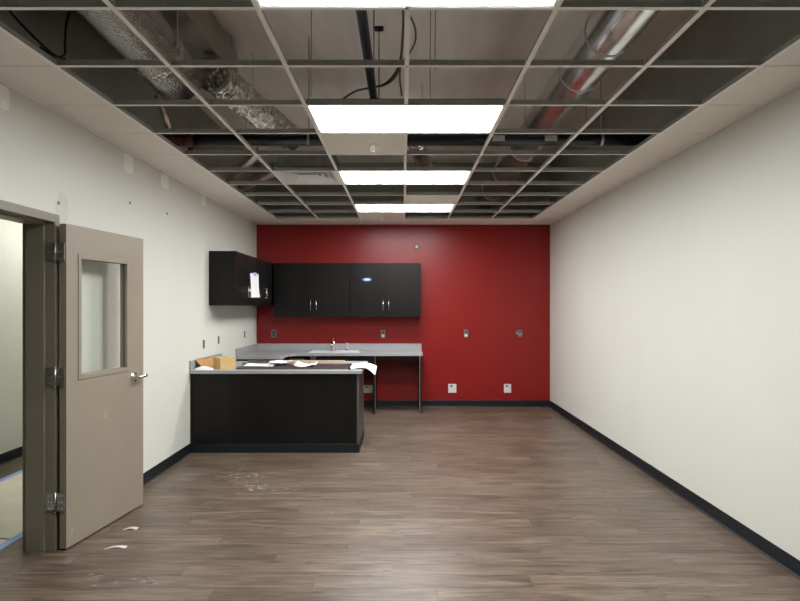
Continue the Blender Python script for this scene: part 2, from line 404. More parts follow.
lf.box(-DT, 0, 0, u0, DB, DH, .0012).box(-DT, 0, u1, DW, DB, DH, .0012).box(-DT, 0, u0-.001, u1+.001, DB, w0).box(-DT, 0, u0-.001, u1+.001, w1, DH)
leaf = lf.build('door_leaf', 'taupe', door, (-2.130, 3.802, 0), (0, 0, ang))
bd = MB()
for (xa, xb) in ((-.014, .006), (-DT-.006, -DT+.014)):
    bd.box(xa, xb, u0-.018, u0+.012, w0-.018, w1+.018, .002).box(xa, xb, u1-.012, u1+.018, w0-.018, w1+.018, .002)
    bd.box(xa, xb, u0+.012, u1-.012, w0-.018, w0+.012, .002).box(xa, xb, u0+.012, u1-.012, w1-.012, w1+.018, .002)
bd.build('glazing_bead', 'taupe', leaf)
MB().box(-DT/2-.003, -DT/2+.003, u0+.002, u1-.002, w0+.002, w1-.002).build('window_pane', 'glass', leaf)
h = MB()
hu, hz = DW-.135, 1.012
for sg in (1, -1):
    o = 0 if sg > 0 else -DT
    h.lathe((o, hu, hz), (sg, 0, 0), [(0, .040), (.007, .040), (.013, .034), (.016, .018), (.042, .015), (.048, .015)], 24)
    h.tube(bez((o+sg*.045, hu, hz), (o+sg*.058, hu+.002, hz), (o+sg*.060, hu-.03*0+.02, hz+.004), (o+sg*.056, hu+.085, hz+.006), 10), .013, 12)
h.build('lever_handle', 'chrome', leaf)
MB().box(-DT/2-.0125, -DT/2+.0125, DW-.001, DW+.0015, hz-.06, hz+.06, .001).build('latch_plate', 'nickel', leaf)
for (uu, zz, hh, ww) in ((.40, .80, .075, .012), (.415, .775, .03, .016), (.05, .10, .05, .012), (.86, .9, .04, .008)):
    n = 9; pl = [(uu+ww*math.cos(2*math.pi*k/n)*random.uniform(.4, 1)+.25*hh*math.sin(2*math.pi*k/n), zz+hh/2*math.sin(2*math.pi*k/n)) for k in range(n)]
    v = [(.0001, y, z) for y, z in pl]+[(.0004, y, z) for y, z in pl]
    MB().quads(v, [tuple(range(n)), tuple(range(2*n-1, n-1, -1))]+[(k, (k+1) % n, n+(k+1) % n, n+k) for k in range(n)]).build('plaster_smear', 'doorsmear', leaf)
for z in (.312, 1.102, 1.893):
    hb = MB()
    hb.tube([(-2.193, 3.786, z-.06), (-2.193, 3.786, z+.06)], .0075, 12)
    hb.box(-2.258, -2.196, 3.7925, 3.7995, z-.057, z+.057, .0006)
    hb.box(-2.191, -2.134, 3.7905, 3.7955, z-.057, z+.057, .0006)
    for k in (-.062, .062): hb.lathe((-2.193, 3.786, z+k-.003), (0, 0, 1), [(0, .005), (.002, .0075), (.006, .005)], 10)
    hg = hb.build('hinge', 'nickel', door)
    sc = MB()
    for k in (-.04, 0, .04):
        for xx in (-2.235, -2.218, -2.172, -2.152): sc.lathe((xx, 3.7925 if xx < -2.2 else 3.7905, z+k), (0, -1, 0), [(0, .0042), (.0008, .0038)], 8)
    sc.build('screws', 'chrome', hg)
# hallway floor covering
PZ = .0008
def flat(name, pts, m, label, cat, z=PZ, th=.0009, group=None):
    return tag(MB().prism(pts, z, z+th).build(name, m), label, cat, group)
flat('floor_paper', [(-3.56, .7), (-2.60, .7), (-2.60, 3.98), (-3.56, 4.15)], 'creampaper', 'cream protective paper sheet on the hallway floor nearest the doorway', 'floor paper', PZ)
flat('floor_paper', [(-3.555, 4.17), (-2.595, 4.00), (-2.60, 8.2), (-3.56, 8.2)], 'creampaper', 'cream protective paper sheet farther along the hallway floor', 'floor paper', PZ)
flat('masking_tape', [(-3.60, .7), (-3.54, .7), (-3.54, 8.2), (-3.60, 8.2)], 'bluetape', 'blue masking tape along the paper edge by the hallway wall', 'masking tape', PZ+.0012, .0004)
flat('masking_tape', [(-2.615, .7), (-2.555, .7), (-2.555, 8.2), (-2.615, 8.2)], 'bluetape', 'blue masking tape along the paper edge next to the door frame', 'masking tape', PZ+.0012, .0004)

# ================================================================== CEILING GRID
ceil = struct(link('ceiling', None, None, (0, 0, ZC)), 'open suspended ceiling grid with a border of white tiles')
NROW = 22
ys = [YB-G*k for k in range(NROW+1)]                 # grid lines, far to near (last = YR)
xs = [-1.817, -1.221, -.612, .020, .646, 1.270, 1.872]      # measured tee lines
LIGHTROWS = (2, 5, 8, 11)                            # row r lies between ys[r+1] and ys[r]
def tee_mesh(L_, nm):
    """a tee along local X: enamelled flange below, steel web above"""
    bm = MB().box(-L_/2, L_/2, -.012, .012, 0, .0016)
    bm.box(-L_/2, L_/2, -.0009, .0009, .0016, .028)
    bm.box(-L_/2, L_/2, -.0035, .0035, .028, .034)
    bmesh.ops.recalc_face_normals(bm.bm, faces=bm.bm.faces[:])
    me = bpy.data.meshes.new(nm); bm.bm.to_mesh(me); bm.bm.free()
    me.materials.append(M['tee']); me.materials.append(M['web'])
    for p in me.polygons: p.material_index = 0 if p.center.z < .002 and p.index < 6 else 1
    return me
cross = tee_mesh(G-.024, 'cross_tee'); crossc = [tee_mesh(xs[c+1]-xs[c]-.024, 'cross_tee') for c in range(6)]; mainL = ys[0]-ys[-1]
main = tee_mesh(mainL-.004, 'main_tee'); border = tee_mesh(.40, 'border_tee')
for x in xs:
    if abs(x) < .1:
        for r in range(NROW):
            if r in LIGHTROWS: continue
            link('cross_tee', cross, ceil, (x, (ys[r]+ys[r+1])/2, -.0002), (0, 0, math.pi/2))
    else:
        link('main_tee', main, ceil, (x, (ys[0]+ys[-1])/2, 0), (0, 0, math.pi/2))
for k in range(1, NROW):
    for c in range(6):
        link('cross_tee', crossc[c], ceil, ((xs[c]+xs[c+1])/2, ys[k], -.0002))
def tile_mesh(w_, l_, nm='ceiling_tile'):
    bm = MB().box(-w_/2, w_/2, -l_/2, l_/2, 0, .016, .0015)
    bmesh.ops.recalc_face_normals(bm.bm, faces=bm.bm.faces[:])
    me = bpy.data.meshes.new(nm); bm.bm.to_mesh(me); bm.bm.free(); me.materials.append(M['tile']); return me
fullc = [tile_mesh(xs[c+1]-xs[c]-.008, G-.008) for c in range(6)]
bl = tile_mesh((xs[0]-WL)-.018, G-.009); br = tile_mesh((WR-xs[6])-.018, G-.009)
for r in range(NROW):
    yc = (ys[r]+ys[r+1])/2
    link('ceiling_tile', bl, ceil, ((WL+xs[0])/2-.004, yc, .0022)); link('ceiling_tile', br, ceil, ((WR+xs[6])/2+.004, yc, .0022))
for c in range(6): link('ceiling_tile', fullc[c], ceil, ((xs[c]+xs[c+1])/2, (ys[0]+ys[1])/2, .0022))
for (c, r) in ((2, 1), (2, 7), (3, 3)): link('ceiling_tile', fullc[c], ceil, ((xs[c]+xs[c+1])/2, (ys[r]+ys[r+1])/2, .0022))
for (x0, x1, y0, y1, v0, v1) in ((WL+.0005, WL+.022, YR, YB, WL+.0005, WL+.002), (WR-.022, WR-.0005, YR, YB, WR-.002, WR-.0005)):
    MB().box(x0, x1, y0+.001, y1-.001, 0, .0016).box(v0, v1, y0+.001, y1-.001, .0016, .022).build('wall_angle', 'tee', ceil)
MB().box(WL+.023, WR-.023, YB-.022, YB-.0005, -.0004, .0012).box(WL+.023, WR-.023, YB-.002, YB-.0005, .0012, .022).build('wall_angle', 'tee', ceil)

# troffers
def troffer(y0, y1, label):
    yc = (y0+y1)/2; t = thing('ceiling_light', label, 'ceiling light', ((xs[2]+xs[4])/2, yc, ZC), 0, 'recessed ceiling lights down the middle of the room')
    hx, hy = (xs[4]-xs[2])/2-.006, G/2-.006; ix, iy = hx-.014, hy-.014; lx, ly = ix-.006, iy-.012; zt = .017
    b = MB()      # frame ring
    b.box(-hx, hx, -hy, -iy, .002, .012, .001).box(-hx, hx, iy, hy, .002, .012, .001).box(-hx, -ix, -iy, iy, .002, .012, .001).box(ix, hx, -iy, iy, .002, .012, .001)
    b.build('light_frame', 'white', t)
    o = [(-ix, -iy, .010), (ix, -iy, .010), (ix, iy, .010), (-ix, iy, .010)]; q = [(-lx, -ly, zt), (lx, -ly, zt), (lx, ly, zt), (-lx, ly, zt)]
    MB().quads(o+q, [(i, (i+1) % 4, 4+(i+1) % 4, 4+i) for i in range(4)]).build('reflector', 'white', t)
    MB().box(-lx, lx, -ly, ly, zt-.002, zt+.004).build('lens', 'lens', t)
    MB().box(-hx, hx, -hy, hy, zt+.008, zt+.028, .004).box(-hx, hx, -hy, -hy+.002, .0125, zt+.008).box(-hx, hx, hy-.002, hy, .0125, zt+.008).box(-hx, -hx+.002, -hy, hy, .0125, zt+.008).box(hx-.002, hx, -hy, hy, .0125, zt+.008).build('housing', 'galv', t)
for r, lb in zip(LIGHTROWS, ('lit recessed ceiling light farthest from the viewer by the red wall', 'lit recessed ceiling light third from the viewer', 'lit recessed ceiling light second from the viewer, behind the black depth pipe', 'lit recessed ceiling light cut off by the top of the picture')):
    troffer(ys[r+1], ys[r], lb)

# sprinklers in the tiles
for (p, lb) in (((-.235, 4.66), 'white sprinkler head in the single tile behind the second light'), ((.205, 7.12), 'white sprinkler head in the tile before the farthest light'), ((-.29, 8.42), 'white sprinkler head in the tile closest to the red wall')):
    t = thing('fire_sprinkler', lb, 'sprinkler', (p[0], p[1], ZC+.0022), 0, 'sprinkler heads in the ceiling tiles')
    MB().lathe((0, 0, 0), (0, 0, -1), [(.0003, .04), (.003, .04), (.006, .034), (.008, .018)], 24).build('escutcheon', 'white', t)
    MB().tube([(0, 0, -.0085), (0, 0, -.03)], .010, 12).tube([(-.009, 0, -.028), (-.014, 0, -.042), (-.004, 0, -.056)], .003, 8).tube([(.009, 0, -.028), (.014, 0, -.042), (.004, 0, -.056)], .003, 8).build('frame_arms', 'white', t)
    MB().lathe((0, 0, -.056), (0, 0, -1), [(0, .006), (.002, .018), (.004, .018), (.005, .004)], 16).build('deflector', 'white', t)

# square diffuser in the grid
dy0, dy1 = ys[6], ys[5]
t = thing('air_diffuser', 'square white stepped air diffuser lying in the ceiling grid', 'air vent', ((xs[1]+xs[2])/2, (dy0+dy1)/2, ZC))
def ring(b, a, c, z0, z1):
    o = [(-a, -a, z0), (a, -a, z0), (a, a, z0), (-a, a, z0)]; q = [(-c, -c, z1), (c, -c, z1), (c, c, z1), (-c, c, z1)]
    o2 = [(x, y, z+.0015) for x, y, z in o]; q2 = [(x, y, z+.0015) for x, y, z in q]
    f = []
    for i in range(4):
        j = (i+1) % 4
        f += [(i, j, 4+j, 4+i), (8+i, 12+i, 12+j, 8+j), (i, 8+i, 8+j, j), (4+i, 4+j, 12+j, 12+i)]
    b.quads(o+q+o2+q2, f)
b = MB(); ring(b, .297, .255, .0025, .0035); ring(b, .2549, .2, .0035, .05); b.build('vent_frame', 'white', t)
for k, (a, c) in enumerate(((.215, .16), (.165, .11))):
    b = MB(); ring(b, a, c, .006, .045); b.build('vent_cone', 'white', t)
MB().box(-.105, .105, -.105, .105, .008, .011, .001).build('vent_centre', 'white', t)
b = MB(); b.box(-.27, .27, -.27, .27, .053, .2); b.build('plenum_box', 'galv', t)

# ================================================================== ABOVE THE GRID
Z = lambda H: CAMZ+H
def ringband(bm, c, axis, r0, r1, w_, seg=28):
    bm.lathe(Vector(c)-Vector(axis).normalized()*w_/2, axis, [(0, r0), (0.001, r1), (w_-.001, r1), (w_, r0)], seg)
# right: bright round duct along the room
t = thing('round_duct', 'shiny round steel duct running along the right side above the grid', 'duct', (1.24, 0, Z(1.645)))
RD = .148
MB().tube([(-.02, -1.5, 0), (0, 4, 0), (.03, 9.235, 0)], RD, 48).build('duct_body', 'spiral', t)
def rcx(yy): return -.02+.0047*(yy+.6)
for yy in (2.4, 3.60, 4.20, 6.2, 7.4, 8.5):
    b = MB(); ringband(b, (rcx(yy), yy, 0), (0, 1, 0), RD+.001, RD+.005, .014, 48); b.build('duct_coupling', 'ringsteel', t)
for yy in (3.2, 5.4, 7.0):
    for sd in (-1, 1):
        xx = rcx(yy)+sd*(RD+.004)
        MB().box(xx-.001, xx+.001, yy-.012, yy+.012, -.02, ZD-Z(1.645)-.001).build('hanger_strap', 'galv', t)
# left: foil wrapped round duct, very slightly skewed
t = thing('wrapped_duct', 'round duct wrapped in wrinkled silver foil running along the left', 'duct', (-1.50, 0, Z(1.60)))
MB().tube([(.13-.05*y_*1.0, y_, 0) for y_ in [-.8+.25*k for k in range(21)]], .175, 40).build('foil_wrap', 'foil', t)
for yy in (2.2, 3.75):
    b = MB(); ringband(b, (.13-.05*yy, yy, 0), (-.05, 1, 0), .1755, .178, .07, 36); b.build('foil_tape', 'flex', t)
for yy in (2.5, 3.65):
    for sd in (-1, 1):
        xx = .13-.05*yy+sd*.183
        MB().box(xx-.001, xx+.001, yy-.012, yy+.012, -.03, .30).build('hanger_strap', 'galv', t)
# flat sheet duct above it
t = thing('flat_duct', 'dull rectangular sheet metal duct high above the foil wrapped duct', 'duct', (-1.76, 0, Z(1.905)))
MB().box(-.36, .355, .5, 5.1, 0, .26, .004).build('duct_body', 'ductgrey', t)
for yy in (1.9,): MB().box(-.372, .367, yy-.012, yy+.012, -.010, .270, .002).build('duct_flange', 'ductgrey', t)
for yy in (2.35, 4.9):
    for xx in (-.362, .3565): MB().box(xx, xx+.0015, yy-.012, yy+.012, .02, ZD-Z(1.905)-.001).build('hanger_strap', 'galv', t)
def flex(name, pts, r, m, label, ribs=34, group=None, wr=.05, hang=.5):
    t = thing(name, label, 'duct', (0, 0, 0), 0, group)
    P_ = []
    n = len(pts)-1
    for i in range(ribs*4+1):
        s_ = i/(ribs*4)*n; k = min(int(s_), n-1); f_ = s_-k
        P_.append(Vector(pts[k]).lerp(Vector(pts[k+1]), f_))
    MB().tube(P_, r, 24, True, lambda i: r*(1+wr*math.cos(i*math.pi/2)+random.uniform(-.02, .02))).build('duct_sleeve', m, t)
    a, c = Vector(pts[0]), Vector(pts[1]); b = MB(); ringband(b, a+(c-a)*.4, c-a, r*1.03, r*1.10, .03, 22); b.build('clamp_band', 'galv', t)
    h_ = P_[int(len(P_)*hang)]
    MB().tube([(h_.x, h_.y, h_.z+r*.9), (h_.x, h_.y, ZD-.001)], .0022, 6).build('hanger_wire', 'wire', t)
    return t
flex('flexible_duct', bez((-1.44, 4.5, Z(1.745)), (-1.38, 4.95, Z(1.76)), (-1.27, 5.45, Z(1.73)), (-1.13, 5.70, Z(1.64)), 14)+[(-1.05, 5.80, Z(1.60))], .118, 'flex', 'crumpled bright foil flexible duct bending down to the square diffuser', 26, wr=.09)
flex('flexible_duct', bez((-1.30, 5.62, Z(1.47)), (-1.5, 5.95, Z(1.47)), (-1.72, 6.4, Z(1.47)), (-2.0, 6.9, Z(1.46)), 10), .048, 'flexpink', 'thin ribbed foil hose slanting left above the grid, upper of the two', 26)
flex('flexible_duct', bez((-1.25, 6.32, Z(1.46)), (-1.5, 6.68, Z(1.46)), (-1.7, 6.98, Z(1.46)), (-2.0, 7.42, Z(1.45)), 10), .046, 'flexpink', 'thin ribbed foil hose slanting left above the grid, lower of the two', 24)
flex('flexible_duct', bez((.06, 5.15, Z(1.52)), (.16, 5.7, Z(1.46)), (.22, 6.2, Z(1.43)), (.32, 6.95, Z(1.50)), 10), .075, 'flex', 'grey crinkled flexible duct above the third ceiling light', 28)
# black cross pipe
HP = 1.362; yp = 4.92
t = thing('sprinkler_main', 'thick black pipe crossing the whole room just above the grid', 'pipe', (0, yp, Z(HP)))
MB().tube([(-1.70, 0, 0), (WR-.004, 0, 0)], .050, 24).build('pipe_body', 'blackpipe', t)
MB().tube([(WL+.004, 0, 0), (-1.76, 0, 0)], .052, 24).build('red_pipe_end', 'redcoup', t)
b = MB(); b.lathe((-1.78, 0, 0), (1, 0, 0), [(0, .055), (.004, .066), (.035, .07), (.07, .066), (.075, .055)], 24); b.box(-1.76, -1.72, -.012, .012, -.088, -.06, .004); b.box(-1.76, -1.72, -.012, .012, .06, .088, .004)
b.build('grooved_coupling', 'redcoup', t)
for x in (.775, 1.20):
    aa = [math.radians(180-28+k*7) for k in range(9)]; v = []
    for rr_ in (.0502, .0512):
        for xx in (x-.05, x+.05):
            v += [(xx, rr_*math.cos(a_), rr_*math.sin(a_)) for a_ in aa]
    f = [(18+k, 19+k, 28+k, 27+k) for k in range(8)]+[(k, 18+k, 27+k, 9+k) for k in (0, 8)]+[(18, 27, 9, 0)]
    MB().quads(v, [(18+k, 19+k, 28+k, 27+k) for k in range(8)]+[(k, k+1, 19+k, 18+k) for k in range(8)]+[(9+k, 10+k, 28+k, 27+k) for k in range(8)]).build('pipe_label', 'label', t)
for x in (-.77, 1.62):
    b = MB(); ringband(b, (x, 0, 0), (1, 0, 0), .0505, .056, .022, 24); b.tube([(x, 0, .055), (x, 0, ZD-Z(HP)-.001)], .005, 8)
    b.build('pipe_hanger', 'galv', t)
# dark pipe running in depth
t = thing('branch_pipe', 'dark blue pipe running along the middle above the first lights', 'pipe', (-.212, 0, Z(1.50)))
MB().tube([(0, -1, 0), (0, 4.45, 0)], .0285, 20).build('pipe_body', 'navypipe', t)
MB().lathe((0, 4.45, 0), (0, 1, 0), [(0, .034), (.05, .036), (.10, .034)], 20).build('pipe_cap', 'blackpipe', t)
for yy in (1.8, 4.38):
    b = MB(); ringband(b, (0, yy, 0), (0, 1, 0), .029, .033, .02, 20); b.tube([(0, yy, .03), (0, yy, ZD-Z(1.5)-.001)], .004, 8); b.build('pipe_hanger', 'wire', t)
# threaded rod with its plate
p = px(379, 30, 4.76)
t = thing('hanger_rod', 'thin threaded rod hanging from a plate on the deck', 'hanger rod', (p.x, p.y, ZD))
MB().box(-.035, .035, -.035, .035, -.012, -.0005, .002).lathe((0, 0, -.012), (0, 0, -1), [(0, .018), (.014, .018), (.016, .008)], 6).build('deck_plate', 'black', t)
MB().tube([(0, 0, -.02), (0, 0, ZC-ZD+.16)], .0045, 8).build('rod', 'wire', t)
# cables
def cable(name, pts, r, m, label, cat='cable'):
    return tag(MB().tube(pts, r, 8).build(name, m), label, cat)
def spl(pts, n=8):
    pts = [Vector(p) for p in pts]; out = []
    for i in range(len(pts)-1):
        p0 = pts[max(i-1, 0)]; p1 = pts[i]; p2 = pts[i+1]; p3 = pts[min(i+2, len(pts)-1)]
        for k in range(n):
            s_ = k/n
            out.append(.5*((2*p1)+(p2-p0)*s_+(2*p0-5*p1+4*p2-p3)*s_*s_+(3*p1-p0-3*p2+p3)*s_**3))
    out.append(pts[-1]); return out
cable('flexible_conduit', spl([px(343, 99, 4.4), px(356, 91, 4.35), px(372, 87.5, 4.25), px(385, 84, 4.15), px(396, 72, 4.0), px(401, 56, 3.9), px(403, 30, 3.8), px(403, 8, 3.6), px(400, -20, 3.5)]), .008, 'cable', 'grey flexible conduit curving left from the centre tee above the lights')
cable('flexible_conduit', spl([px(402, 96, 4.65), px(400, 80, 4.55), px(401, 65, 4.45), px(409, 54, 4.35), px(415, 42, 4.25), px(415, 28, 4.15), px(409, 14, 4.05), px(404, 4, 3.98), px(401, -12, 3.95)]), .007, 'cable', 'grey flexible conduit looping right around the centre tee')
cable('flexible_conduit', spl([px(381, 86.5, 4.3), px(389, 83, 4.25), px(396, 76, 4.2), px(400, 66, 4.15), px(402, 55, 4.1)]), .006, 'cable', 'short grey cable bundled beside the branch pipe')
cable('black_cable', spl([px(4, 4, 3.05), px(14, 16, 3.05), px(32, 35, 3.05), px(48, 50, 3.06), px(58, 57, 3.08), px(66, 59, 3.1)]), .006, 'blackcable', 'black cable sagging down to the left border tiles')
cable('black_cable', spl([px(69, 12, 3.5), px(66, 26, 3.45), px(65, 42, 3.4), px(65, 53, 3.35), px(60, 57, 3.3), px(52, 55, 3.27), px(40, 47, 3.25)]), .006, 'blackcable', 'black cable dropping from the deck near the left wall')
for (x, ya, d, lb) in ((311, 67, 3.72, 'thin hanger wire left of the branch pipe'), (435, 8, 3.3, 'thin hanger wire right of the centre tee, nearer'), (430, 72, 3.9, 'thin hanger wire right of the centre tee, farther'), (586, 120, 4.95, 'thin hanger wire right of the round duct')):
    q = px(x, ya, d); cable('hanger_wire', [(q.x, q.y, ZC+.046), (q.x+.004, q.y, ZD-.001)], .0022, 'wire', lb, 'wire')
# small vertical drop pipe
q = px(158, 97, 4.5)
t = thing('drop_pipe', 'short pale pipe drop with a rounded cap beside the foil duct', 'pipe', (q.x, q.y, q.z))
MB().tube([(0, 0, -.015), (.02, .06, -.10), (.035, .12, -.20)], .021, 14).build('pipe_body', 'flexpink', t)
MB().lathe((0, 0, -.02), (0, 0, 1), [(0, .026), (.02, .027), (.034, .02), (.04, .006)], 16).build('pipe_cap', 'lath', t)
MB().tube([(0, 0, .0205), (0, 0, Z(1.905)-q.z-.0005)], .004, 8).build('hanger_rod', 'wire', t)

# ================================================================== KITCHEN
CT0, CT1 = .835, .872         # worktop bottom / top
# peninsula base
PX0, PX1, PY0, PY1 = WL+.002, -.467, 6.35, 7.13
t = thing('peninsula_cabinet', 'dark espresso peninsula base cabinet standing across the floor', 'cabinet', ((PX0+PX1)/2, PY0, 0))
ox = (PX0+PX1)/2
MB().box(PX0-ox+.03, PX1-ox-.021, .003, .019, .0, CT0-.001, .001).build('back_panel', 'cab', t)
MB().box(PX0-ox, PX0-ox+.0285, .0, .019, .0, CT0-.001, .001).build('filler_strip', 'cab', t)
MB().box(PX1-ox-.02, PX1-ox, 0, PY1-PY0, 0, CT0-.001, .001).build('end_panel', 'cabpale', t)  # lit side of the cabinet painted in by a paler laminate
MB().box(PX0-ox, PX1-ox-.021, .02, PY1-PY0-.02, .1, CT0-.002).build('body', 'cab', t)
MB().box(PX0-ox+.001, PX1-ox+.006, -.006, -.0003, .0002, .095, .0015).box(PX1-ox+.0005, PX1-ox+.006, -.0003, PY1-PY0, .0002, .095, .0015).build('base_strip', 'base', t)
for k in range(4):
    wd = (PX1-PX0-.03)/4; xa = PX0-ox+.005+k*wd
    dr = MB().box(xa+.002, xa+wd-.002, PY1-PY0-.019, PY1-PY0, .11, CT0-.01, .001).build('door', 'cab', t)
    hx_ = xa+(wd-.05 if k % 2 == 0 else .05)
    MB().tube([(hx_, PY1-PY0, .60), (hx_, PY1-PY0+.03, .60), (hx_, PY1-PY0+.03, .73), (hx_, PY1-PY0, .73)], .005, 8).build('handle', 'steel', dr)
t = thing('peninsula_countertop', 'grey laminate countertop on the peninsula, strewn with papers', 'countertop', (ox, PY0, CT0))
MB().box(WL+.001-ox, -.432-ox, -.03, 1.06, 0, CT1-CT0, .004, 2).build('worktop', 'top', t)
MB().box(WL+.001-ox, WL+.02-ox, -.03, 1.06, CT1-CT0+.0003, CT1-CT0+.10, .002).build('side_splash', 'top', t)

# back run: L shaped top with sink
BY0 = 8.60; SY0 = 8.07; SX1 = -1.62
sk = (-1.37, -.64, 8.70, 9.12)          # sink cut-out
t = thing('sink_countertop', 'long grey laminate countertop with sink along the red wall', 'countertop', (-.9, YB, CT0))
def loc(poly): return [(x+.9, y-YB) for x, y in poly]
H_ = CT1-CT0
b = MB()
b.prism(loc([(WL+.001, SY0), (SX1-.02, SY0), (SX1, SY0+.02), (SX1, 8.50), (SX1+.10, BY0), (sk[0], BY0), (sk[0], YB-.001), (WL+.001, YB-.001)]), 0, H_)
b.prism(loc([(sk[0], BY0), (sk[1], BY0), (sk[1], sk[2]), (sk[0], sk[2])]), 0, H_)
b.prism(loc([(sk[0], sk[3]), (sk[1], sk[3]), (sk[1], YB-.001), (sk[0], YB-.001)]), 0, H_)
b.prism(loc([(sk[1], BY0), (.275, BY0), (.285, BY0+.01), (.285, YB-.001), (sk[1], YB-.001)]), 0, H_)
b.build('worktop', 'top', t)
MB().box(WL+.02+.9, .285+.9, -.02, -.001, H_+.0003, H_+.102, .002).build('back_splash', 'top', t)
MB().box(WL+.001+.9, WL+.0195+.9, SY0-YB, -.001, H_+.0003, H_+.102, .002).build('side_splash', 'top', t)
# supports
t = thing('support_panel', 'dark upright panel holding the free right end of the sink countertop', 'panel', (.25, 8.9, 0), 0, 'upright panels under the sink countertop')
MB().box(-.015, .015, -.285, YB-8.9-.015, .0, CT0-.001, .001).build('panel_board', 'cab', t)
MB().box(-.0155, -.004, -.2875, -.2855, .0, CT0-.001).build('pale_edge_strip', 'alu', t)  # pale strip stands in for the panel's lit left face
MB().box(-.023, -.0165, -.25, .30, .70, .72).build('cleat', 'cab', t)
t = thing('support_panel', 'dark upright panel between the sink space and the knee space', 'panel', (-.41, 8.9, 0), 0, 'upright panels under the sink countertop')
MB().box(-.017, .015, -.285, YB-8.9-.015, .0, CT0-.001, .001).build('panel_board', 'cab', t)
MB().box(.008, .0158, -.2875, -.2855, .0, CT0-.001).build('pale_edge_strip', 'alu', t)  # pale strip paints in the light on the panel's right face
t = thing('apron_rail', 'black rail under the front edge of the countertop above the knee space', 'rail', (0, BY0+.04, 0), 0)
MB().box(-.394, .234, 0, .018, CT0-.055, CT0-.001, .001).build('rail_board', 'cab', t)
MB().box(-.394, .234, .0185, .03, CT0-.055, CT0-.045).build('rail_lip', 'cabpale', t)
t = thing('sink_modesty_board', 'black panel hiding the sink bowl below the countertop', 'panel', (0, BY0+.04, 0), 0)
MB().box(-1.25, -.428, 0, .018, CT0-.20, CT0-.001, .001).build('panel_board', 'cab', t)
MB().box(-1.25, -.428, .0185, .03, CT0-.20, CT0-.19).build('panel_lip', 'cabpale', t)
t = thing('corner_base_cabinet', 'dark base cabinet under the left corner of the sink countertop', 'cabinet', (0, 0, 0))
MB().box(WL+.003, SX1-.04, SY0+.03, YB-.016, .1, CT0-.001, .001).box(SX1-.04, -1.42, BY0+.05, YB-.016, .1, CT0-.001, .001).build('body', 'cab', t)
MB().box(WL+.003, SX1-.10, SY0+.06, YB-.016, 0, .1).box(SX1-.1, -1.42, BY0+.11, YB-.016, 0, .1).build('toe_kick', 'base', t)
dr = MB().box(SX1-.039, SX1-.021, SY0+.035, BY0+.04, .11, CT0-.01, .001).build('door', 'cab', t)
MB().tube([(SX1-.021, SY0+.09, .60), (SX1+.008, SY0+.09, .60), (SX1+.008, SY0+.09, .73), (SX1-.021, SY0+.09, .73)], .005, 8).build('handle', 'steel', dr)
# sink
t = thing('sink', 'shallow stainless steel drop-in sink set in the grey countertop', 'sink', ((sk[0]+sk[1])/2, (sk[2]+sk[3])/2, CT1))
a, c = (sk[1]-sk[0])/2, (sk[3]-sk[2])/2
b = MB()
b.box(-a-.02, a+.02, -c-.02, -c+.015, .0004, .006, .002).box(-a-.02, a+.02, c-.07, c+.02, .0004, .006, .002).box(-a-.02, -a+.015, -c+.0155, c-.0705, .0004, .006, .002).box(a-.015, a+.02, -c+.0155, c-.0705, .0004, .006, .002).build('rim', 'sinksteel', t)
i0, i1, j0, j1 = -a+.014, a-.014, -c+.014, c-.071; z_ = -.165
q1 = [(i0, j0, .004), (i1, j0, .004), (i1, j1, .004), (i0, j1, .004)]; q2 = [(i0+.02, j0+.02, z_), (i1-.02, j0+.02, z_), (i1-.02, j1-.02, z_), (i0+.02, j1-.02, z_)]
MB().quads(q1+q2, [(k, (k+1) % 4, 4+(k+1) % 4, 4+k) for k in range(4)]+[(4, 5, 6, 7)]).build('bowl', 'sinksteel', t)
MB().lathe((0, 0, z_+.0005), (0, 0, 1), [(0, .045), (.002, .045), (.003, .03)], 20).build('drain', 'chrome', t)
MB().tube(spl([(0, 0, z_-.002), (0, 0, z_-.15), (0, .05, z_-.22), (0, .1, z_-.16), (0, .16, z_-.14)]), .02, 12).build('trap_pipe', 'white', t)
for x in (-a-.01, a+.0): MB().lathe((x, c-.03, .0062), (0, 0, 1), [(0, .016), (.004, .016), (.008, .008)], 14).build('hole_cap', 'black', t)
# faucet
q = px(333, 352, 9.06)
t = thing('faucet', 'chrome single lever faucet standing behind the sink', 'faucet', (q.x, 9.085, CT1+.0065))
MB().lathe((0, 0, 0), (0, 0, 1), [(0, .05), (.006, .05), (.012, .036), (.10, .033), (.115, .035), (.13, .028), (.137, .01)], 20).build('body', 'chrome', t)
MB().tube(spl([(0, -.015, .075), (0, -.06, .115), (0, -.12, .118), (0, -.155, .10), (0, -.16, .085)]), .017, 12).build('spout', 'chrome', t)
MB().tube(spl([(0, .0, .135), (.0, .01, .16), (.0, -.015, .185)]), .009, 10).build('lever', 'chrome', t)
q = px(347, 352, 9.06)
t = thing('side_sprayer', 'small chrome side sprayer right of the faucet', 'sprayer', (q.x, 9.085, CT1+.0065))
MB().lathe((0, 0, 0), (0, 0, 1), [(0, .026), (.005, .026), (.012, .017), (.04, .015)], 18).build('collar', 'chrome', t)
MB().lathe((0, 0, .041), (0, -.25, 1), [(0, .012), (.04, .015), (.07, .020), (.085, .018), (.09, .01)], 16).build('spray_head', 'chrome', t)

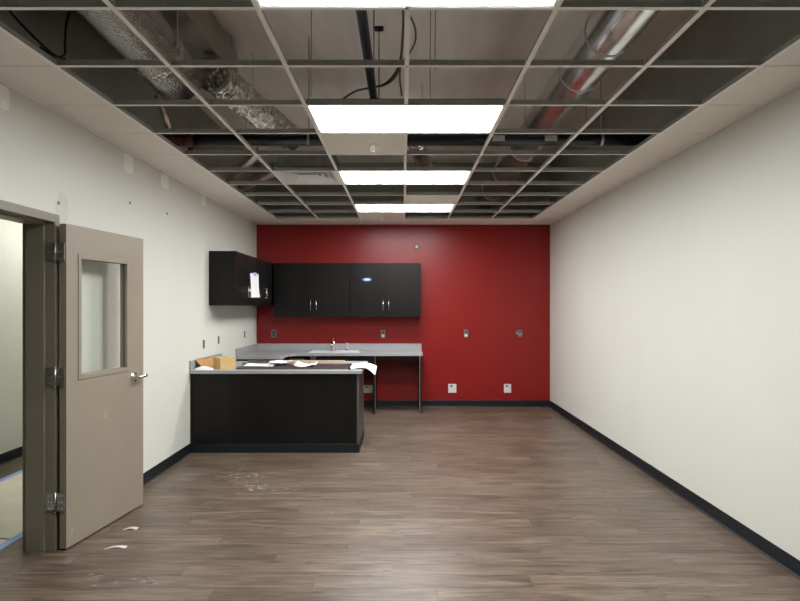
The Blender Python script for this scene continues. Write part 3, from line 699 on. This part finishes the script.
# upper cabinets
def pull(root, x, y, z0, z1, dirv):
    d = Vector(dirv)*.028
    p0, p1 = Vector((x, y, z0)), Vector((x, y, z1))
    e = Vector((0, 0, .012))
    b = MB().tube([p0-e+d, p1+e+d], .0055, 10)
    b.tube([p0, p0+d], .004, 8).tube([p1, p1+d], .004, 8)
    return b.build('handle', 'steel', root)
UY = 8.912; UZ0, UZ1 = 1.388, 2.188
for (x0, x1, mid, lb) in ((-1.915, -.789, -1.325, 'dark wall cabinet with two doors on the red wall, left one'), (-.785, .262, -.252, 'dark wall cabinet with two doors on the red wall, right one with a blue sticker')):
    t = thing('wall_cabinet', lb, 'cabinet', ((x0+x1)/2, YB-.001, UZ0), 0, 'dark wall cabinets'); o = (x0+x1)/2
    MB().box(x0-o, x1-o, UY+.019-YB, -.001, 0, UZ1-UZ0, .001).build('body', 'cab', t)
    xs_ = x0+.055 if x0 < -1.5 else x0+.002
    if x0 < -1.5: MB().box(x0-o, xs_-o-.002, UY+.003-YB, UY+.0185-YB, 0, UZ1-UZ0, .001).build('filler_strip', 'cab', t)
    for (a, c, hx_) in ((xs_, mid-.0015, mid-.042), (mid+.0015, x1-.001, mid+.042)):
        dr = MB().box(a-o, c-o, UY-YB, UY+.0185-YB, .002, UZ1-UZ0-.002, .0012).build('door', 'cab', t)
        pull(dr, hx_-o, UY-YB, .115, .235, (0, -1, 0))
    if x0 > -1:
        n = 18; q = px(367, 279.5, UY)
        poly = [(.075*math.cos(2*math.pi*k/n), .028*math.sin(2*math.pi*k/n)) for k in range(n)]
        def disc(sc, ya, yb): return [(q.x-o+x*sc, ya, q.z-UZ0+z*sc) for x, z in poly]+[(q.x-o+x*sc, yb, q.z-UZ0+z*sc) for x, z in poly]
        ff = [tuple(range(n)), tuple(range(2*n-1, n-1, -1))]+[(k, (k+1) % n, n+(k+1) % n, n+k) for k in range(n)]
        sdoor = [ch for ch in t.children if ch.name.startswith('door')][0]
        MB().quads(disc(1, UY-YB-.0008, UY-YB-.0002), ff).build('sticker_border', 'bluelabel', sdoor)
        MB().quads(disc(.62, UY-YB-.0014, UY-YB-.0009), ff).build('sticker_face', 'label', sdoor)
LX = -1.934; LZ0, LZ1 = 1.555, 2.188; LY0 = 6.96
t = thing('wall_cabinet', 'dark wall cabinet on the cream left wall with paper taped to it', 'cabinet', (WL+.001, LY0, LZ0), 0, 'dark wall cabinets')
MB().box(.0005, LX-.019-WL, .0, YB-LY0-.002, 0, LZ1-LZ0, .001).build('body', 'cab', t)
MB().box(LX-.0185-WL, LX-WL, 0, .018, 0, LZ1-LZ0, .001).build('end_stile', 'cab', t)
edges = [6.98, 7.445, 7.925, 8.405, 8.885]
lx = LX-WL-.001
for k in range(4):
    a, c = edges[k]-LY0, edges[k+1]-LY0
    dr = MB().box(lx-.0175, lx, a+.0015, c-.0015, .002, LZ1-LZ0-.002, .0012).build('door', 'cab', t)
    pull(dr, lx, (c-.04) if k % 2 == 0 else (a+.04), .11, .225, (1, 0, 0))
t = thing('hanging_paper', 'white paper sheet hung with blue tape on the left wall cabinet', 'paper', (LX+.002, 7.80, 1.82))
def pf(u, v):      # u across (depth), v down
    yy = (u-.5)*.44+.012*math.sin(v*5); zz = .145-.31*v+.01*u
    return Vector((.004+.018*v*v+.008*math.sin(u*4+v*3)*v, yy, zz))
b = MB(); pts = [[b.bm.verts.new(pf(i/10, j/12)) for j in range(13)] for i in range(11)]; pb = [[b.bm.verts.new(pf(i/10, j/12)+Vector((-.0006, 0, 0))) for j in range(13)] for i in range(11)]
for i in range(10):
    for j in range(12):
        f = b.bm.faces.new((pts[i][j], pts[i+1][j], pts[i+1][j+1], pts[i][j+1])); f.smooth = True
        f = b.bm.faces.new((pb[i][j], pb[i][j+1], pb[i+1][j+1], pb[i+1][j])); f.smooth = True
b.build('paper_sheet', 'paper', t)
MB().box(.0055, .0062, -.05, .11, .12, .165).build('tape_strip', 'bluetape', t)

# ------------------------------------------------------------------ things on the peninsula
TZ = CT1+.0004
q = px(236, 368.5, 6.54)
t = thing('cardboard_box', 'small tan cardboard box on the left end of the peninsula', 'box', (q.x, 6.53, TZ), math.radians(36))
w_, d_, h_ = .17, .23, .115
b = MB(); b.box(-w_, 0, 0, .004, 0, h_).box(-w_, 0, d_-.004, d_, 0, h_).box(-.004, 0, .0042, d_-.0042, 0, h_).box(-w_, -w_+.004, .0042, d_-.0042, 0, h_).box(-w_+.004, -.004, .0042, d_-.0042, 0, .004).build('box_walls', 'cardboard', t)
MB().box(-w_, 0, 0, d_/2-.001, h_+.0003, h_+.004).build('top_flap', 'cardboard', t)
MB().box(-w_, 0, d_/2+.001, d_, h_+.0003, h_+.004).build('top_flap', 'cardboard', t)
MB().box(-w_*.62, -w_*.38, -.0006, d_+.0006, h_+.0042, h_+.0046).build('tape_strip', 'kraft', t)
# kraft sheet leaning on the side splash
kt = tag(MB().sheet(lambda u, v: (WL+.024+.12*u, 6.45+.50*v-.03*u, TZ+.004+.095*(1-u)**1.5+.006*math.sin(v*7)*(1-u)), 8, 8).build('kraft_sheet', 'kraft'), 'orange brown kraft sheet leaning against the end splash beside the cardboard box', 'paper')
tag(MB().sheet(lambda u, v: (-2.215+.20*u, 6.364+.04*v, TZ+.0015+.012*(1-u)*v+.03*v*math.sin(u*2.8)), 10, 5).build('paper_sheet', 'paper'), 'narrow white paper strip in front of the kraft sheet on the peninsula', 'paper')
# long dark board
t = thing('dark_board', 'long plum brown board lying along the front of the peninsula top', 'board', (-1.185, 6.42, TZ))
MB().box(-.60, .60, 0, .46, 0, .020, .0015).build('board_body', 'board', t)
MB().box(-.601, .601, -.0012, -.0002, .001, .019).build('pale_edge_strip', 'cabpale', t)
BZ = TZ+.0205
def papersheet(x0, x1, y0, y1, z, seed, label, amp=.012, cat='paper'):
    rnd = random.Random(seed); ph = [rnd.uniform(0, 6) for _ in range(4)]
    def fn(u, v):
        s_ = (math.sin(u*5+ph[0])+math.sin(v*4+ph[1])+math.sin((u+v)*6+ph[2]))/3
        return (x0+(x1-x0)*u+.02*(v-.5), y0+(y1-y0)*v+.015*(u-.5), z+.002+amp*(1+s_)*(.35+.65*abs(2*u-1)**2))
    return tag(MB().sheet(fn, 14, 10).build('paper_sheet', 'paper'), label, cat)
papersheet(-1.72, -1.40, 6.50, 6.78, BZ, 1, 'white paper sheet nearest the cardboard box on the dark board')
papersheet(-1.46, -1.27, 6.56, 6.86, BZ+.002+.026, 2, 'folded white paper sheet left of centre on the dark board', .014)
papersheet(-1.19, -.96, 6.46, 6.76, BZ, 3, 'crumpled white paper sheet on the middle of the dark board', .022)
t = thing('metal_strip', 'grey aluminium strips lying behind the papers on the peninsula', 'metal strip', (-1.62, 6.93, TZ))
for k, (yy, zz) in enumerate(((0, 0), (.06, 0), (.03, .0225))):
    MB().box(-.24+.03*k, .22+.02*k, yy, yy+.045, zz, zz+.022, .002).build('strip_bar', 'alu', t)
t = thing('wood_lath', 'pale wooden lath lying at the back of the peninsula top', 'wood strip', (-1.01, 6.96, TZ))
MB().box(-.335, .335, 0, .05, 0, .045, .002).build('lath_body', 'lath', t)
MB().box(-.05, .335, .051, .09, 0, .03, .002).build('lath_offcut', 'lath', t)
t = thing('dark_block', 'dark maroon block beside the left end of the wooden lath', 'block', (-1.24, 7.06, TZ))
MB().box(-.11, .08, 0, .07, 0, .05, .004).build('block_body', 'board', t)
MB().box(-.10, .0, .01, .06, .0503, .058, .002).build('block_cap', 'black', t)
# drooping sheet at the right end
def droop(u, v):
    X = -.578+.278*u; yy = 6.44+.44*v+.03*u
    lift = .016*math.sin(u*2.2)*(1-.2*v)
    over = max(0, u-.52)/.48
    return (X, yy, TZ+.003+.012*v+lift-.085*over**1.7*(1-.55*v))
tag(MB().sheet(droop, 24, 10).build('paper_sheet', 'paper'), 'curled white sheet drooping over the right end of the peninsula', 'paper')
q = px(349.5, 368.2, 6.42)
t = thing('bottle_stopper', 'small round black cap at the right end of the dark board', 'cap', (q.x, 6.395, TZ))
MB().lathe((0, 0, .0), (0, 0, 1), [(0, .016), (.018, .016), (.021, .012)], 16).build('cap_body', 'black', t)
MB().lathe((0, 0, .0212), (0, 0, 1), [(0, .009), (.006, .008), (.007, .004)], 12).build('cap_knob', 'black', t)

# ------------------------------------------------------------------ electrical boxes
def backbox(x, z, w_, h_, label, kind):
    t = thing('electrical_box', label, 'electrical box', (x, YB, z), 0, 'electrical boxes on the red wall')
    f = 'whitebox' if kind == 'white' else 'boxgrey'
    a, c = w_/2, h_/2
    if kind == 'white':
        MB().box(-a, a, -.006, -.0004, -c, c, .0015).build('cover_plate', 'whitebox', t)
        MB().box(-a*.55, a*.1, -.0075, -.0062, c*.28, c*.80, .0005).build('opening', 'boxgrey', t)
        MB().box(-a*.40, -a*.05, -.0085, -.0077, c*.38, c*.68).build('cavity', 'cavity', t)
    else:
        fw = .009
        MB().box(-a, -a+fw, -.005, -.0004, -c, c).box(a-fw, a, -.005, -.0004, -c, c).box(-a+fw, a-fw, -.005, -.0004, -c, -c+fw).box(-a+fw, a-fw, -.005, -.0004, c-fw, c).build('box_rim', 'boxgrey', t)
        MB().box(-a+fw, a-fw, -.0022, -.0004, -c+fw, c-fw).build('cavity', 'cavity', t)
        if kind in ('half', 'wire'):
            MB().box(-a+fw+.003, a-fw-.003, -.007, -.0024, -c+fw+.002, -c*.1, .002).build('wire_bundle', 'whitebox', t)
        if kind == 'wing':
            MB().box(-a-.03, -a-.001, -.008, -.0004, -c*.4, c*.5, .002).build('mounting_ear', 'boxgrey', t)
            MB().box(-a+fw+.002, a-fw-.002, -.006, -.0024, -c*.7, c*.1, .002).build('wire_bundle', 'alu', t)
def bx(x): return (x-VX)*YB/F
def bz(y): return CAMZ+(VY-y)*YB/F
backbox(bx(452.3), bz(388.3), .125, .135, 'white covered box near the floor on the red wall, left one', 'white')
backbox(bx(507.5), bz(388.3), .11, .135, 'white covered box near the floor on the red wall, right one', 'white')
backbox(bx(367.6), bz(389), .16, .12, 'pale covered box low under the sink countertop', 'white')
backbox(bx(466), bz(333.5), .062, .115, 'open metal box at switch height on the bare red wall, left one', 'half')
backbox(bx(520), bz(333.3), .062, .10, 'open metal box with side ear on the bare red wall near the corner', 'wing')
backbox(bx(273.8), bz(333.5), .07, .115, 'open metal box under the left wall cabinet above the countertop', 'plain')
backbox(bx(383), bz(334), .062, .115, 'open metal box with white wires under the right wall cabinet', 'wire')
t = thing('junction_box', 'small white round box high on the red wall beside the cabinets', 'electrical box', (bx(416.7), YB, bz(247)))
MB().lathe((0, -.0004, 0), (0, -1, 0), [(0, .04), (.006, .04), (.009, .034)], 20).build('box_plate', 'redcoup', t)
MB().lathe((0, -.0098, 0), (0, -1, 0), [(0, .022), (.012, .022), (.018, .012)], 16).build('box_cap', 'white', t)
for (d, z, lb) in ((6.78, 1.12, 'open switch box on the cream wall above the end splash'), (7.33, 1.135, 'open switch box on the cream wall between peninsula and sink counter'), (8.53, 1.145, 'open switch box on the cream wall close to the red wall')):
    t = thing('electrical_box', lb, 'electrical box', (WL, d, z), 0, 'electrical boxes on the cream wall')
    a, c, fw = .028, .05, .007
    MB().box(.0004, .004, -a, -a+fw, -c, c).box(.0004, .004, a-fw, a, -c, c).box(.0004, .004, -a+fw, a-fw, -c, -c+fw).box(.0004, .004, -a+fw, a-fw, c-fw, c).build('box_rim', 'boxgrey', t)
    MB().box(.0004, .0018, -a+fw, a-fw, -c+fw, c-fw).build('cavity', 'cavity', t)

# ------------------------------------------------------------------ floor litter
def shaving(x0, y0, x1, y1, w_, label):
    def fn(u, v):
        X = x0+(x1-x0)*u; Y = y0+(y1-y0)*u+w_*(v-.5)*(.35+.65*u)+.012*math.sin(u*4)
        return (X, Y, .0012+.006*math.sin(u*3.1)+.002*v)
    return tag(MB().sheet(fn, 12, 3, .0008).build('wood_shaving', 'chip'), label, 'shaving', 'pale shavings by the door')
def fl(x, y): d = F*CAMZ/(y-VY); return ((x-VX)*d/F, d)
a, c = fl(123, 530), fl(138, 528.6); shaving(*a, *c, .045, 'pale curled shaving on the floor farther from the door leaf')
a, c = fl(104, 549.5), fl(127, 547); shaving(*a, *c, .04, 'pale curled shaving on the floor nearer the viewer')
b = MB()
for cx_, cy_, sx, sy, n_, big in ((235, 477, 36, 10, 50, .7), (258, 487, 22, 6, 20, .8), (300, 520, 90, 40, 20, .5), (120, 578, 50, 14, 22, .7), (440, 450, 60, 26, 16, .6), (190, 515, 12, 8, 5, .6), (358, 453.5, 3, .6, 3, .9)):
    for k in range(n_):
        x, y = fl(random.gauss(cx_, sx*.45), min(596, max(424, random.gauss(cy_, sy*.45))))
        r_ = random.uniform(.005, .020)*big; m_ = 7; ang_ = random.uniform(0, 3)
        pl = [(x+r_*1.7*math.cos(2*math.pi*i/m_)*random.uniform(.6, 1.1), y+r_*math.sin(2*math.pi*i/m_)*random.uniform(.5, 1.1)) for i in range(m_)]
        z1 = .0004+random.uniform(.0003, .0009); b.prism(pl, .0003, z1)
tag(b.build('plaster_flakes', 'dust'), 'scattered pale plaster flakes and drips on the plank floor', 'flakes', None, 'stuff')
